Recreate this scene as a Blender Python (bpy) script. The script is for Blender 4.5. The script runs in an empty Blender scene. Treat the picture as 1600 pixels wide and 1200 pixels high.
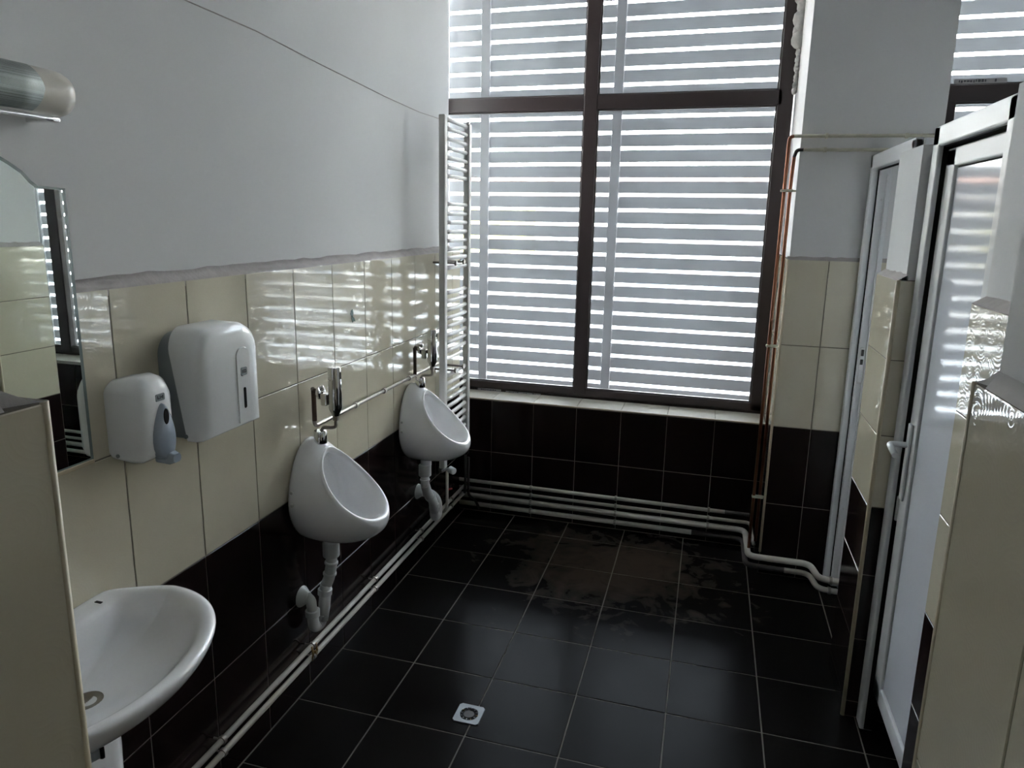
import bpy, bmesh, math, random
from mathutils import Vector, Matrix
random.seed(7)
C = bpy.context.scene.collection
SC = bpy.context.scene
PI = math.pi

# ------------------------------------------------------------------ camera
cam_d = bpy.data.cameras.new('camera')
cam = bpy.data.objects.new('camera', cam_d); C.objects.link(cam)
YAW, PITCH, ROLL, FPX = -0.28140, -0.20610, 0.01700, 1109.43
fwd = Vector((math.sin(YAW)*math.cos(PITCH), math.cos(YAW)*math.cos(PITCH), math.sin(PITCH)))
rgt = Vector((math.cos(YAW), -math.sin(YAW), 0)); upv = rgt.cross(fwd)
r2 = math.cos(ROLL)*rgt + math.sin(ROLL)*upv; u2 = -math.sin(ROLL)*rgt + math.cos(ROLL)*upv
M = Matrix((r2, u2, -fwd)).transposed().to_4x4(); M.translation = Vector((1.3495, -3.6764, 1.7521))
cam.matrix_world = M
cam_d.sensor_fit = 'HORIZONTAL'; cam_d.sensor_width = 36
cam_d.lens = 36*FPX/1600
cam_d.shift_x = 15.227/1600; cam_d.shift_y = -26.481/1600
cam_d.clip_start = 0.02; cam_d.clip_end = 200
SC.camera = cam

# ------------------------------------------------------------------ world (overcast daylight) + exposure
W = bpy.data.worlds.new('world'); SC.world = W; W.use_nodes = True
nt = W.node_tree; nt.nodes.clear()
out = nt.nodes.new('ShaderNodeOutputWorld'); bg = nt.nodes.new('ShaderNodeBackground')
geo = nt.nodes.new('ShaderNodeTexCoord'); sep = nt.nodes.new('ShaderNodeSeparateXYZ'); rmp = nt.nodes.new('ShaderNodeValToRGB')
nt.links.new(geo.outputs['Generated'], sep.inputs[0]); nt.links.new(sep.outputs['Z'], rmp.inputs[0])
nt.links.new(rmp.outputs[0], bg.inputs[0]); nt.links.new(bg.outputs[0], out.inputs[0])
rmp.color_ramp.elements[0].position = 0.0; rmp.color_ramp.elements[0].color = (1.0, 0.97, 0.92, 1)
rmp.color_ramp.elements[1].position = 0.6; rmp.color_ramp.elements[1].color = (0.80, 0.88, 1.0, 1)
bg.inputs[1].default_value = 6.0
SC.view_settings.view_transform = 'Standard'; SC.view_settings.look = 'None'
SC.view_settings.exposure = 3.05; SC.view_settings.gamma = 1.0; SC.view_settings.use_curve_mapping = False

# ------------------------------------------------------------------ materials
def new_mat(name):
    m = bpy.data.materials.new(name); m.use_nodes = True
    n = m.node_tree; b = n.nodes['Principled BSDF']; return m, n, b
def setb(b, **k):
    for kk, v in k.items():
        s = b.inputs[kk.replace('_', ' ')]
        s.default_value = (*v, 1) if isinstance(v, tuple) and len(v) == 3 else v
def simple(name, col, rough=0.5, metal=0.0, noise=0.0, nscale=8, bump=0.0, bscale=60, coat=0.0, spec=0.5):
    m, n, b = new_mat(name)
    setb(b, Base_Color=col, Roughness=rough, Metallic=metal); b.inputs['Coat Weight'].default_value = coat
    b.inputs['Coat Roughness'].default_value = 0.05; b.inputs['Specular IOR Level'].default_value = spec
    if noise or bump:
        g = n.nodes.new('ShaderNodeNewGeometry')
    if noise:
        t = n.nodes.new('ShaderNodeTexNoise'); t.inputs['Scale'].default_value = nscale; t.inputs['Detail'].default_value = 6
        n.links.new(g.outputs['Position'], t.inputs['Vector'])
        mx = n.nodes.new('ShaderNodeMix'); mx.data_type = 'RGBA'
        mx.inputs[6].default_value = (*[c*(1-noise) for c in col], 1); mx.inputs[7].default_value = (*[min(1, c*(1+noise)) for c in col], 1)
        n.links.new(t.outputs[0], mx.inputs[0]); n.links.new(mx.outputs[2], b.inputs['Base Color'])
    if bump:
        t2 = n.nodes.new('ShaderNodeTexNoise'); t2.inputs['Scale'].default_value = bscale; t2.inputs['Detail'].default_value = 4
        n.links.new(g.outputs['Position'], t2.inputs['Vector'])
        bp = n.nodes.new('ShaderNodeBump'); bp.inputs['Strength'].default_value = bump; bp.inputs['Distance'].default_value = 0.004
        n.links.new(t2.outputs[0], bp.inputs['Height']); n.links.new(bp.outputs[0], b.inputs['Normal'])
    return m
MT = {}
MT['plaster'] = simple('plaster', (0.62, 0.62, 0.615), 0.9, noise=0.05, nscale=2.5, bump=0.12, bscale=25)
MT['mortar'] = simple('mortar', (0.40, 0.37, 0.35), 0.95, noise=0.2, nscale=20, bump=0.6, bscale=60)
MT['ceiling'] = simple('ceiling_paint', (0.85, 0.85, 0.85), 0.9)
MT['grout'] = simple('grout', (0.16, 0.14, 0.12), 0.9, noise=0.3, nscale=15)
MT['floor_grout'] = simple('floor_grout', (0.13, 0.12, 0.10), 0.9, noise=0.3, nscale=8)
MT['tile_dark'] = simple('tile_dark', (0.012, 0.007, 0.007), 0.12, noise=0.25, nscale=5, spec=.2)
MT['trim'] = simple('trim_plastic', (0.50, 0.43, 0.30), 0.4, noise=0.1)
MT['porcelain'] = simple('porcelain', (0.80, 0.80, 0.81), 0.12, coat=0.6, noise=0.03, nscale=6)
MT['plastic_white'] = simple('plastic_white', (0.74, 0.75, 0.75), 0.22, coat=0.3)
MT['plastic_grey'] = simple('plastic_grey', (0.22, 0.25, 0.26), 0.3)
MT['plastic_smoke'] = simple('plastic_smoke', (0.26, 0.30, 0.35), 0.18)
MT['chrome'] = simple('chrome', (0.72, 0.72, 0.72), 0.08, 1.0)
MT['chrome_old'] = simple('chrome_worn', (0.30, 0.28, 0.25), 0.35, 1.0, noise=0.3, nscale=30)
MT['rust'] = simple('rusty_steel', (0.10, 0.065, 0.045), 0.6, 0.4, noise=0.4, nscale=40)
MT['black'] = simple('black_rubber', (0.010, 0.010, 0.010), 0.7, spec=.08)
MT['brown_frame'] = simple('frame_brown', (0.030, 0.021, 0.021), 0.35, noise=0.15)
MT['pipe_white'] = simple('pipe_white_paint', (0.50, 0.48, 0.43), 0.45, noise=0.18, nscale=14)
MT['pipe_dark'] = simple('pipe_dark', (0.035, 0.03, 0.027), 0.6, noise=0.3, nscale=30)
MT['pipe_cream'] = simple('pipe_cream_dirty', (0.48, 0.46, 0.36), 0.5, noise=0.3, nscale=25)
MT['copper'] = simple('copper', (0.30, 0.115, 0.065), 0.42, 0.85, noise=0.25, nscale=20)
MT['pvc'] = simple('drain_plastic', (0.56, 0.57, 0.56), 0.4, noise=0.06)
MT['upvc'] = simple('door_plastic', (0.62, 0.63, 0.64), 0.34, spec=.22)
MT['panel'] = simple('door_panel', (0.56, 0.585, 0.63), 0.10, spec=.13)
MT['radiator'] = simple('radiator_enamel', (0.58, 0.57, 0.55), 0.38, spec=.3)
MT['slat'] = simple('slat_metal', (0.34, 0.34, 0.35), 0.5, noise=0.12)
MT['slat_post'] = simple('slat_post_metal', (0.28, 0.27, 0.28), 0.5)
MT['film'] = simple('film', (0.35, 0.34, 0.34), 0.5, noise=0.2, nscale=60)
MT['ink'] = simple('ink', (0.05, 0.05, 0.06), 0.6)
MT['foam'] = simple('foam', (0.42, 0.42, 0.40), 0.9, noise=0.35, nscale=40, bump=0.8, bscale=80)
MT['brass'] = simple('brass_dirty', (0.30, 0.20, 0.09), 0.45, 0.8, noise=0.4, nscale=60)
MT['steel'] = simple('steel', (0.55, 0.55, 0.55), 0.3, 1.0, noise=0.1)
MT['drain_steel'] = simple('drain_steel', (0.20, 0.21, 0.22), 0.5, 0.5, noise=0.1)
MT['sill'] = simple('sill_tile_glaze', (0.42, 0.395, 0.34), 0.25, noise=0.08)
MT['mirror'] = simple('mirror_silver', (0.80, 0.86, 0.82), 0.0, 1.0)
MT['mirror_edge'] = simple('mirror_edge', (0.16, 0.20, 0.19), 0.25)
MT['shade'] = simple('lamp_shade_glass', (0.52, 0.49, 0.43), 0.32, coat=0.15)
MT['green'] = simple('green_paper', (0.01, 0.07, 0.045), 0.5)
MT['red'] = simple('red_plastic', (0.35, 0.02, 0.02), 0.4)
MT['concrete'] = simple('concrete', (0.30, 0.30, 0.29), 0.9, noise=0.15, nscale=0.5)

def perf_mat():
    m, n, b = new_mat('perforated_metal')
    setb(b, Base_Color=(0.42, 0.46, 0.44), Roughness=0.5, Metallic=0.6)
    g = n.nodes.new('ShaderNodeTexCoord'); v = n.nodes.new('ShaderNodeTexVoronoi'); v.inputs['Scale'].default_value = 420
    v.inputs['Randomness'].default_value = 0.1
    n.links.new(g.outputs['Object'], v.inputs['Vector'])
    cr = n.nodes.new('ShaderNodeValToRGB'); cr.color_ramp.elements[0].position = .25; cr.color_ramp.elements[0].color = (.05, .055, .05, 1)
    cr.color_ramp.elements[1].position = .4; cr.color_ramp.elements[1].color = (.30, .33, .31, 1)
    n.links.new(v.outputs['Distance'], cr.inputs[0]); n.links.new(cr.outputs[0], b.inputs['Base Color'])
    return m
MT['perf'] = perf_mat()

def beige_mat():
    m, n, b = new_mat('tile_beige'); L = n.links
    g = n.nodes.new('ShaderNodeNewGeometry'); s = n.nodes.new('ShaderNodeSeparateXYZ'); L.new(g.outputs['Position'], s.inputs[0])
    ad = n.nodes.new('ShaderNodeMath'); ad.operation = 'ADD'; L.new(s.outputs['X'], ad.inputs[0]); L.new(s.outputs['Y'], ad.inputs[1])
    cb = n.nodes.new('ShaderNodeCombineXYZ'); L.new(ad.outputs[0], cb.inputs[0]); L.new(s.outputs['Z'], cb.inputs[1])
    no = n.nodes.new('ShaderNodeTexNoise'); no.inputs['Scale'].default_value = 3; no.inputs['Detail'].default_value = 5; L.new(cb.outputs[0], no.inputs['Vector'])
    cr = n.nodes.new('ShaderNodeValToRGB'); cr.color_ramp.elements[0].position = .3; cr.color_ramp.elements[0].color = (.53, .49, .375, 1)
    cr.color_ramp.elements[1].position = .7; cr.color_ramp.elements[1].color = (.60, .56, .44, 1)
    L.new(no.outputs[0], cr.inputs[0]); L.new(cr.outputs[0], b.inputs['Base Color'])
    vo = n.nodes.new('ShaderNodeTexVoronoi'); vo.voronoi_dimensions = '2D'; vo.inputs['Scale'].default_value = 13; vo.inputs['Randomness'].default_value = .85
    L.new(cb.outputs[0], vo.inputs['Vector'])
    mu = n.nodes.new('ShaderNodeMath'); mu.operation = 'MULTIPLY'; mu.inputs[1].default_value = 66; L.new(vo.outputs['Distance'], mu.inputs[0])
    si = n.nodes.new('ShaderNodeMath'); si.operation = 'SINE'; L.new(mu.outputs[0], si.inputs[0])
    bu = n.nodes.new('ShaderNodeBump'); bu.inputs['Strength'].default_value = 1.0; bu.inputs['Distance'].default_value = .00004
    h1 = n.nodes.new('ShaderNodeMath'); h1.operation = 'MULTIPLY_ADD'; h1.inputs[1].default_value = .5; h1.inputs[2].default_value = .5; L.new(si.outputs[0], h1.inputs[0])
    h2 = n.nodes.new('ShaderNodeMath'); h2.operation = 'POWER'; h2.inputs[1].default_value = 3; L.new(h1.outputs[0], h2.inputs[0]); L.new(h2.outputs[0], bu.inputs['Height'])
    n2 = n.nodes.new('ShaderNodeTexNoise'); n2.inputs['Scale'].default_value = 9; L.new(cb.outputs[0], n2.inputs['Vector'])
    b2 = n.nodes.new('ShaderNodeBump'); b2.inputs['Strength'].default_value = .02; b2.inputs['Distance'].default_value = .01
    L.new(n2.outputs[0], b2.inputs['Height']); L.new(bu.outputs[0], b2.inputs['Normal']); L.new(b2.outputs[0], b.inputs['Normal'])
    b.inputs['Roughness'].default_value = .03; b.inputs['Specular IOR Level'].default_value = .8
    return m
MT['tile_beige'] = beige_mat()

def floor_mat():
    m, n, b = new_mat('tile_floor'); L = n.links
    g = n.nodes.new('ShaderNodeNewGeometry')
    no = n.nodes.new('ShaderNodeTexNoise'); no.inputs['Scale'].default_value = 2.6; no.inputs['Detail'].default_value = 9; no.inputs['Roughness'].default_value = .62
    no.inputs['Distortion'].default_value = .6
    L.new(g.outputs['Position'], no.inputs['Vector'])
    # dried water stains around the middle of the room, near the window
    vs = n.nodes.new('ShaderNodeVectorMath'); vs.operation = 'SUBTRACT'; vs.inputs[1].default_value = (0.98, -0.30, 0); L.new(g.outputs['Position'], vs.inputs[0])
    vm = n.nodes.new('ShaderNodeVectorMath'); vm.operation = 'MULTIPLY'; vm.inputs[1].default_value = (1.5, 2.0, 1); L.new(vs.outputs[0], vm.inputs[0])
    ln = n.nodes.new('ShaderNodeVectorMath'); ln.operation = 'LENGTH'; L.new(vm.outputs[0], ln.inputs[0])
    ad = n.nodes.new('ShaderNodeMath'); ad.operation = 'MULTIPLY_ADD'; ad.inputs[1].default_value = -0.45; ad.inputs[2].default_value = .42; L.new(ln.outputs['Value'], ad.inputs[0])
    sm = n.nodes.new('ShaderNodeMath'); sm.operation = 'ADD'; L.new(ad.outputs[0], sm.inputs[0]); L.new(no.outputs[0], sm.inputs[1])
    cr = n.nodes.new('ShaderNodeValToRGB'); e = cr.color_ramp.elements
    e[0].position = 0.0; e[0].color = (0, 0, 0, 1); e[1].position = 1.0; e[1].color = (1, 1, 1, 1)
    n5 = n.nodes.new('ShaderNodeTexNoise'); n5.inputs['Scale'].default_value = 7; n5.inputs['Detail'].default_value = 8; n5.inputs['Distortion'].default_value = 1.5; L.new(g.outputs['Position'], n5.inputs['Vector'])
    s5 = n.nodes.new('ShaderNodeMath'); s5.operation = 'MULTIPLY_ADD'; s5.inputs[1].default_value = .9; L.new(n5.outputs[0], s5.inputs[0]); L.new(sm.outputs[0], s5.inputs[2])
    mr5 = n.nodes.new('ShaderNodeMapRange'); mr5.inputs['From Min'].default_value = .98; mr5.inputs['From Max'].default_value = 1.32; L.new(s5.outputs[0], mr5.inputs['Value']); L.new(mr5.outputs[0], cr.inputs[0])
    mx = n.nodes.new('ShaderNodeMix'); mx.data_type = 'RGBA'; mx.inputs[6].default_value = (.0075, .0065, .0062, 1); mx.inputs[7].default_value = (.050, .038, .030, 1)
    L.new(cr.outputs[0], mx.inputs[0]); L.new(mx.outputs[2], b.inputs['Base Color'])
    rr = n.nodes.new('ShaderNodeMapRange'); rr.inputs['To Min'].default_value = .13; rr.inputs['To Max'].default_value = .5
    L.new(cr.outputs[0], rr.inputs['Value'])
    n3 = n.nodes.new('ShaderNodeTexNoise'); n3.inputs['Scale'].default_value = 5; n3.inputs['Detail'].default_value = 6; L.new(g.outputs['Position'], n3.inputs['Vector'])
    a3 = n.nodes.new('ShaderNodeMath'); a3.operation = 'MULTIPLY_ADD'; a3.inputs[1].default_value = .18; L.new(n3.outputs[0], a3.inputs[0]); L.new(rr.outputs[0], a3.inputs[2])
    L.new(a3.outputs[0], b.inputs['Roughness']); b.inputs['Specular IOR Level'].default_value = .02
    return m
MT['tile_floor'] = floor_mat()

def glass_mat():
    m = bpy.data.materials.new('dirty_glass'); m.use_nodes = True; n = m.node_tree; n.nodes.clear(); L = n.links
    o = n.nodes.new('ShaderNodeOutputMaterial'); tr = n.nodes.new('ShaderNodeBsdfTransparent'); tl = n.nodes.new('ShaderNodeBsdfTranslucent')
    gl = n.nodes.new('ShaderNodeBsdfGlossy'); gl.inputs['Roughness'].default_value = .03
    tr.inputs[0].default_value = (.93, .95, .95, 1); tl.inputs[0].default_value = (.80, .88, .97, 1)
    g = n.nodes.new('ShaderNodeNewGeometry')
    mp = n.nodes.new('ShaderNodeVectorMath'); mp.operation = 'MULTIPLY'; mp.inputs[1].default_value = (28, 28, 1.6); L.new(g.outputs['Position'], mp.inputs[0])
    no = n.nodes.new('ShaderNodeTexNoise'); no.inputs['Scale'].default_value = 1; no.inputs['Detail'].default_value = 6; L.new(mp.outputs[0], no.inputs['Vector'])
    n2 = n.nodes.new('ShaderNodeTexNoise'); n2.inputs['Scale'].default_value = 7; n2.inputs['Detail'].default_value = 8; L.new(g.outputs['Position'], n2.inputs['Vector'])
    a = n.nodes.new('ShaderNodeMath'); a.operation = 'ADD'; L.new(no.outputs[0], a.inputs[0]); L.new(n2.outputs[0], a.inputs[1])
    mr = n.nodes.new('ShaderNodeMapRange'); mr.inputs['From Min'].default_value = .7; mr.inputs['From Max'].default_value = 1.35
    mr.inputs['To Min'].default_value = GLASS_MIN; mr.inputs['To Max'].default_value = GLASS_MAX; L.new(a.outputs[0], mr.inputs['Value'])
    mx = n.nodes.new('ShaderNodeMixShader'); L.new(mr.outputs[0], mx.inputs[0]); L.new(tr.outputs[0], mx.inputs[1]); L.new(tl.outputs[0], mx.inputs[2])
    fr = n.nodes.new('ShaderNodeFresnel'); fr.inputs[0].default_value = 1.3
    m2 = n.nodes.new('ShaderNodeMixShader'); L.new(fr.outputs[0], m2.inputs[0]); L.new(mx.outputs[0], m2.inputs[1]); L.new(gl.outputs[0], m2.inputs[2])
    L.new(m2.outputs[0], o.inputs[0]); return m
GLASS_MIN, GLASS_MAX = 0.005, 0.023
MT['glass'] = glass_mat()

# ------------------------------------------------------------------ helpers
def link(o, parent=None):
    C.objects.link(o)
    if parent: o.parent = parent
    return o
def mesh_obj(name, verts, faces, mat, parent=None, smooth=False):
    me = bpy.data.meshes.new(name); me.from_pydata([tuple(v) for v in verts], [], faces); me.update()
    if smooth:
        me.polygons.foreach_set('use_smooth', [True]*len(me.polygons))
    if mat: me.materials.append(MT[mat] if isinstance(mat, str) else mat)
    return link(bpy.data.objects.new(name, me), parent)
def bm_obj(name, bm, mat, parent=None, smooth=False):
    me = bpy.data.meshes.new(name); bm.normal_update(); bm.to_mesh(me); bm.free()
    if smooth: me.polygons.foreach_set('use_smooth', [True]*len(me.polygons))
    me.materials.append(MT[mat]); return link(bpy.data.objects.new(name, me), parent)
def box_bm(bm, a, b, bev=0.0, seg=2):
    """axis aligned box between corners a and b added to bm"""
    vs = [bm.verts.new((x, y, z)) for x in (a[0], b[0]) for y in (a[1], b[1]) for z in (a[2], b[2])]
    idx = [(0, 1, 3, 2), (4, 6, 7, 5), (0, 4, 5, 1), (2, 3, 7, 6), (0, 2, 6, 4), (1, 5, 7, 3)]
    fs = [bm.faces.new([vs[i] for i in f]) for f in idx]
    bmesh.ops.recalc_face_normals(bm, faces=fs)
    if bev > 0:
        es = list({e for f in fs for e in f.edges})
        bmesh.ops.bevel(bm, geom=es, offset=bev, segments=seg, profile=.5, affect='EDGES', clamp_overlap=True)
def box(name, a, b, mat, parent=None, bev=0.0, seg=2, smooth=False):
    bm = bmesh.new(); box_bm(bm, a, b, bev, seg); return bm_obj(name, bm, mat, parent, smooth)
def boxes(name, lst, mat, parent=None, bev=0.0):
    bm = bmesh.new()
    for a, b in lst: box_bm(bm, a, b, bev)
    return bm_obj(name, bm, mat, parent)
def fillet(pts, r, n=6):
    pts = [Vector(p) for p in pts]; out_ = [pts[0]]
    for i in range(1, len(pts)-1):
        p0, p, p1 = pts[i-1], pts[i], pts[i+1]; d0 = (p0-p); d1 = (p1-p)
        rr = min(r, d0.length*.49, d1.length*.49); a = p+d0.normalized()*rr; b = p+d1.normalized()*rr
        for k in range(n+1):
            t = k/n; out_.append((1-t)**2*a + 2*t*(1-t)*p + t*t*b)
    out_.append(pts[-1]); return out_
def tube_geo(pts, r, seg=10, caps=True):
    pts = [Vector(p) for p in pts]; n = len(pts); rs = r if isinstance(r, (list, tuple)) else [r]*n
    T = [(pts[min(i+1, n-1)]-pts[max(i-1, 0)]).normalized() for i in range(n)]
    ref = Vector((0, 0, 1)) if abs(T[0].z) < .9 else Vector((1, 0, 0))
    u = T[0].cross(ref).normalized(); V = []; F = []
    for i in range(n):
        u = (u - T[i]*u.dot(T[i])).normalized(); w = T[i].cross(u)
        for k in range(seg):
            a = 2*PI*k/seg; V.append(pts[i] + (u*math.cos(a)+w*math.sin(a))*rs[i])
    for i in range(n-1):
        for k in range(seg):
            F.append((i*seg+k, i*seg+(k+1) % seg, (i+1)*seg+(k+1) % seg, (i+1)*seg+k))
    if caps: F.append(tuple(reversed(range(seg)))); F.append(tuple(range((n-1)*seg, n*seg)))
    return V, F
def tube(name, pts, r, mat, parent=None, seg=12, fr=0, smooth=True):
    if fr: pts = fillet(pts, fr)
    V, F = tube_geo(pts, r, seg); o = mesh_obj(name, V, F, mat, parent, smooth)
    if smooth:
        for p in o.data.polygons:
            if len(p.vertices) > 4: p.use_smooth = False
    return o
def merge(parts):
    V = []; F = []
    for v, f in parts:
        k = len(V); V += list(v); F += [tuple(i+k for i in q) for q in f]
    return V, F
def lathe(name, prof, origin, axis, mat, parent=None, seg=24, smooth=True):
    """prof: list of (dist along axis, radius)"""
    ax = Vector(axis).normalized(); o = Vector(origin)
    ref = Vector((0, 0, 1)) if abs(ax.z) < .9 else Vector((1, 0, 0)); u = ax.cross(ref).normalized(); w = ax.cross(u)
    V = []; F = []
    for d, r in prof:
        for k in range(seg):
            a = 2*PI*k/seg; V.append(o+ax*d+(u*math.cos(a)+w*math.sin(a))*max(r, 1e-5))
    for i in range(len(prof)-1):
        for k in range(seg): F.append((i*seg+k, i*seg+(k+1) % seg, (i+1)*seg+(k+1) % seg, (i+1)*seg+k))
    F.append(tuple(reversed(range(seg)))); F.append(tuple(range((len(prof)-1)*seg, len(prof)*seg)))
    ob = mesh_obj(name, V, F, mat, parent, smooth)
    bm = bmesh.new(); bm.from_mesh(ob.data); bmesh.ops.recalc_face_normals(bm, faces=bm.faces[:]); bm.to_mesh(ob.data); bm.free()
    m = ob.modifiers.new('e', 'EDGE_SPLIT'); m.split_angle = math.radians(40)
    return ob
def tag(o, label, cat, group=None):
    o['label'] = label; o['category'] = cat
    if group: o['group'] = group
    return o
def thing(name, loc, label, cat, group=None):
    o = bpy.data.objects.new(name, None); o.location = loc; o.empty_display_size = .05; link(o); return tag(o, label, cat, group)
def struct(o):
    o['kind'] = 'structure'; return o
def adopt(o, parent):
    """parent o (built in world space) under parent, keeping its place"""
    o.parent = parent; o.matrix_parent_inverse = Matrix.Translation(-parent.location); return o
class under:
    """build parts in world coordinates, then hang them all below one thing"""
    def __init__(s, root): s.root = root
    def __enter__(s): s.n = set(C.objects.keys()); return s
    def __exit__(s, *a):
        for o in list(C.objects):
            if o.name not in s.n and o.parent is None and o is not s.root: adopt(o, s.root)
def copy_tree(o, parent=None):
    c = o.copy(); C.objects.link(c)
    if parent: c.parent = parent; c.matrix_parent_inverse = o.matrix_parent_inverse.copy()
    for ch in list(o.children): copy_tree(ch, c)
    return c

# tiles ------------------------------------------------------------
TM = {}
def tile_mesh(plane, w, h, mat, t=.0022, c=.0012):
    key = (plane, round(w, 4), round(h, 4), mat)
    if key in TM: return TM[key]
    V = []
    for (e, d) in ((0, 0), (0, t-c), (c, t)):
        for sa, sb in ((-1, -1), (1, -1), (1, 1), (-1, 1)):
            a = sa*(w/2-e); b_ = sb*(h/2-e)
            V.append({'x+': (d, a, b_), 'x-': (-d, -a, b_), 'y-': (a, -d, b_), 'z+': (a, b_, d)}[plane])
    F = []
    for i in (0, 4):
        for k in range(4): F.append((i+k, i+(k+1) % 4, i+4+(k+1) % 4, i+4+k))
    F.append((8, 9, 10, 11)); F.append((3, 2, 1, 0))
    me = bpy.data.meshes.new('tile'); me.from_pydata(V, [], F); me.update(); me.materials.append(MT[mat])
    TM[key] = me; return me
def tiles(parent, plane, c, A, B, matf, gap=.0035, name='tile', jit=.0006):
    """tile field: plane through c (outer face at c), A/B joint positions, matf(i,j)->material"""
    t = .0022
    for j in range(len(B)-1):
        for i in range(len(A)-1):
            w = A[i+1]-A[i]-gap; h = B[j+1]-B[j]-gap
            m = matf(i, j)
            if not m: continue
            o = bpy.data.objects.new(name, tile_mesh(plane, w, h, m)); a = (A[i]+A[i+1])/2; b_ = (B[j]+B[j+1])/2
            q = random.uniform(-jit, 0)
            o.location = {'x+': (c-t+q, a, b_), 'x-': (c+t-q, a, b_), 'y-': (a, c+t-q, b_), 'z+': (a, b_, c-t+q)}[plane]
            link(o); adopt(o, parent)

# ------------------------------------------------------------------ structure
ZC = 3.45
B4 = [0, .3736, .776, 1.1793, 1.577]
def rowmat(nd): return lambda i, j: 'tile_dark' if j < nd else 'tile_beige'
G = .002
# floor
floor = struct(box('floor', (-.6, -5.2, -.12), (3.9, .62, -G), 'floor_grout'))
FX = [0] + [.3203+.33*i for i in range(11)]; FY = [.2038] + [-.33*j for j in range(0, 13)]
FY = sorted([.2038]+[-.33*j for j in range(0, 13)])
tiles(floor, 'z+', 0, FX, FY, lambda i, j: 'tile_floor', gap=.005, jit=.0008)
tiles(floor, 'z+', 0, [-.25, 0], [-.002, .2038], lambda i, j: 'tile_floor', gap=.005)
ceiling = struct(box('ceiling', (-.6, -5.2, ZC), (3.9, .62, ZC+.15), 'ceiling'))
# left wall
wl = struct(box('wall_left', (-.35, -5.2, 1.577), (-.03, 0.0, ZC), 'plaster'))
with under(wl):
    box('grout_bed', (-.35, -4.0, -.01), (-G, .11, 1.577), 'grout')
    VE = [-2.597+.2583*v for v in range(-3, 11)] + [.11]
    # sloped mortar fillet on top of the tiles
    N = 60; V = []; F = []
    for i in range(N+1):
        y = -3.35+3.35*i/N; z1 = 1.577+random.uniform(-.002, .002); z2 = 1.603+random.uniform(-.003, .004)
        V += [(-.0005, y, z1), (-.031, y, z2), (-.031, y, 1.56), (-.002, y, 1.56)]
    for i in range(N):
        k = 4*i; F += [(k, k+1, k+5, k+4)[::-1], (k+1, k+2, k+6, k+5)[::-1], (k+3, k, k+4, k+7)[::-1]]
    mesh_obj('mortar_ledge', V, F, 'mortar', smooth=True)
    V, F = tube_geo([(-.029, -3.1, 2.33), (-.029, -2.102, 2.305), (-.029, -1.968, 2.301), (-.029, -1.663, 2.298), (-.029, -1.293, 2.276), (-.029, -.777, 2.251), (-.029, -.397, 2.239), (-.029, -.011, 2.245)], .0018, 6)
    mesh_obj('plaster_seam', V, F, 'mortar')
tiles(wl, 'x+', 0, VE, B4, rowmat(2))
box('outer_light_stop', (-1.6, .12, -.01), (-.35, .6, ZC+.15), 'plaster', wl)  # unseen wall piece added to stop sky light leaking in sideways
box('reveal_face', (-.35, .11, -.01), (-.25, .6, ZC), 'plaster', wl)
# window wall
wb = struct(box('wall_back', (-.35, .2038+G, -.01), (1.688, .6, .70-.012), 'grout'))
PX = [-.25]+[.1677+.2527*v for v in range(-1, 6)]+[1.688]
tiles(wb, 'y-', .2038, PX, [0, .3835, .700], lambda i, j: 'tile_dark')
box('wall_head', (-.35, .2038, 3.22), (1.688, .6, ZC), 'plaster', wb)
sill = box('sill_bed', (-.35, .2038+G, .688), (1.688, .40, .7124-G), 'grout', wb)
for i in range(len(PX)-1):
    o = box('sill_tile', (PX[i]+.0015, .199, .7035), (PX[i+1]-.0015, .392, .7124+random.uniform(0, .001)), 'sill', None, .0015, 1); adopt(o, wb)
# stall side of the window wall
wb2 = struct(box('wall_back_stall', (2.27, .2038+G, -.01), (3.75, .6, .688), 'grout'))
box('wall_head', (2.27, .2038, 3.22), (3.75, .6, ZC), 'plaster', wb2)
PX2 = [2.27]+[2.44+.2527*v for v in range(0, 6)]
tiles(wb2, 'y-', .2038, PX2, [0, .3835, .700], lambda i, j: 'tile_dark')
for i in range(len(PX2)-1):
    adopt(box('sill_tile', (PX2[i]+.0015, .199, .690), (PX2[i+1]-.0015, .392, .7124), 'sill', None, .0015, 1), wb2)
# pier between the windows
wp = struct(box('wall_pier', (1.70, -.066, 1.59), (2.27, .6, ZC), 'plaster'))
BP = [0, .379, .779, 1.184, 1.588]
box('grout_bed', (1.69+G, -.0905+G, -.01), (2.27, .6, 1.588), 'grout', wp)
tiles(wp, 'y-', -.0905, [1.694, 1.870, 2.12, 2.27], BP, rowmat(2))
tiles(wp, 'x-', 1.69, [-.087, .2038], BP, rowmat(2))
tiles(wp, 'x-', 1.69, [.2038, .385], [.7124, 1.184, 1.588], lambda i, j: 'tile_beige')
V = []; F = []
N = 20
for i in range(N+1):
    x = 1.69+.58*i/N; V += [(x, -.090, 1.587), (x, -.064, 1.603+random.uniform(-.003, .003)), (x, -.064, 1.58), (x, -.088, 1.58)]
for i in range(N):
    k = 4*i; F += [(k, k+1, k+5, k+4), (k+1, k+2, k+6, k+5), (k+3, k, k+4, k+7)]
mesh_obj('mortar_ledge', V, F, 'mortar', wp)
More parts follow.
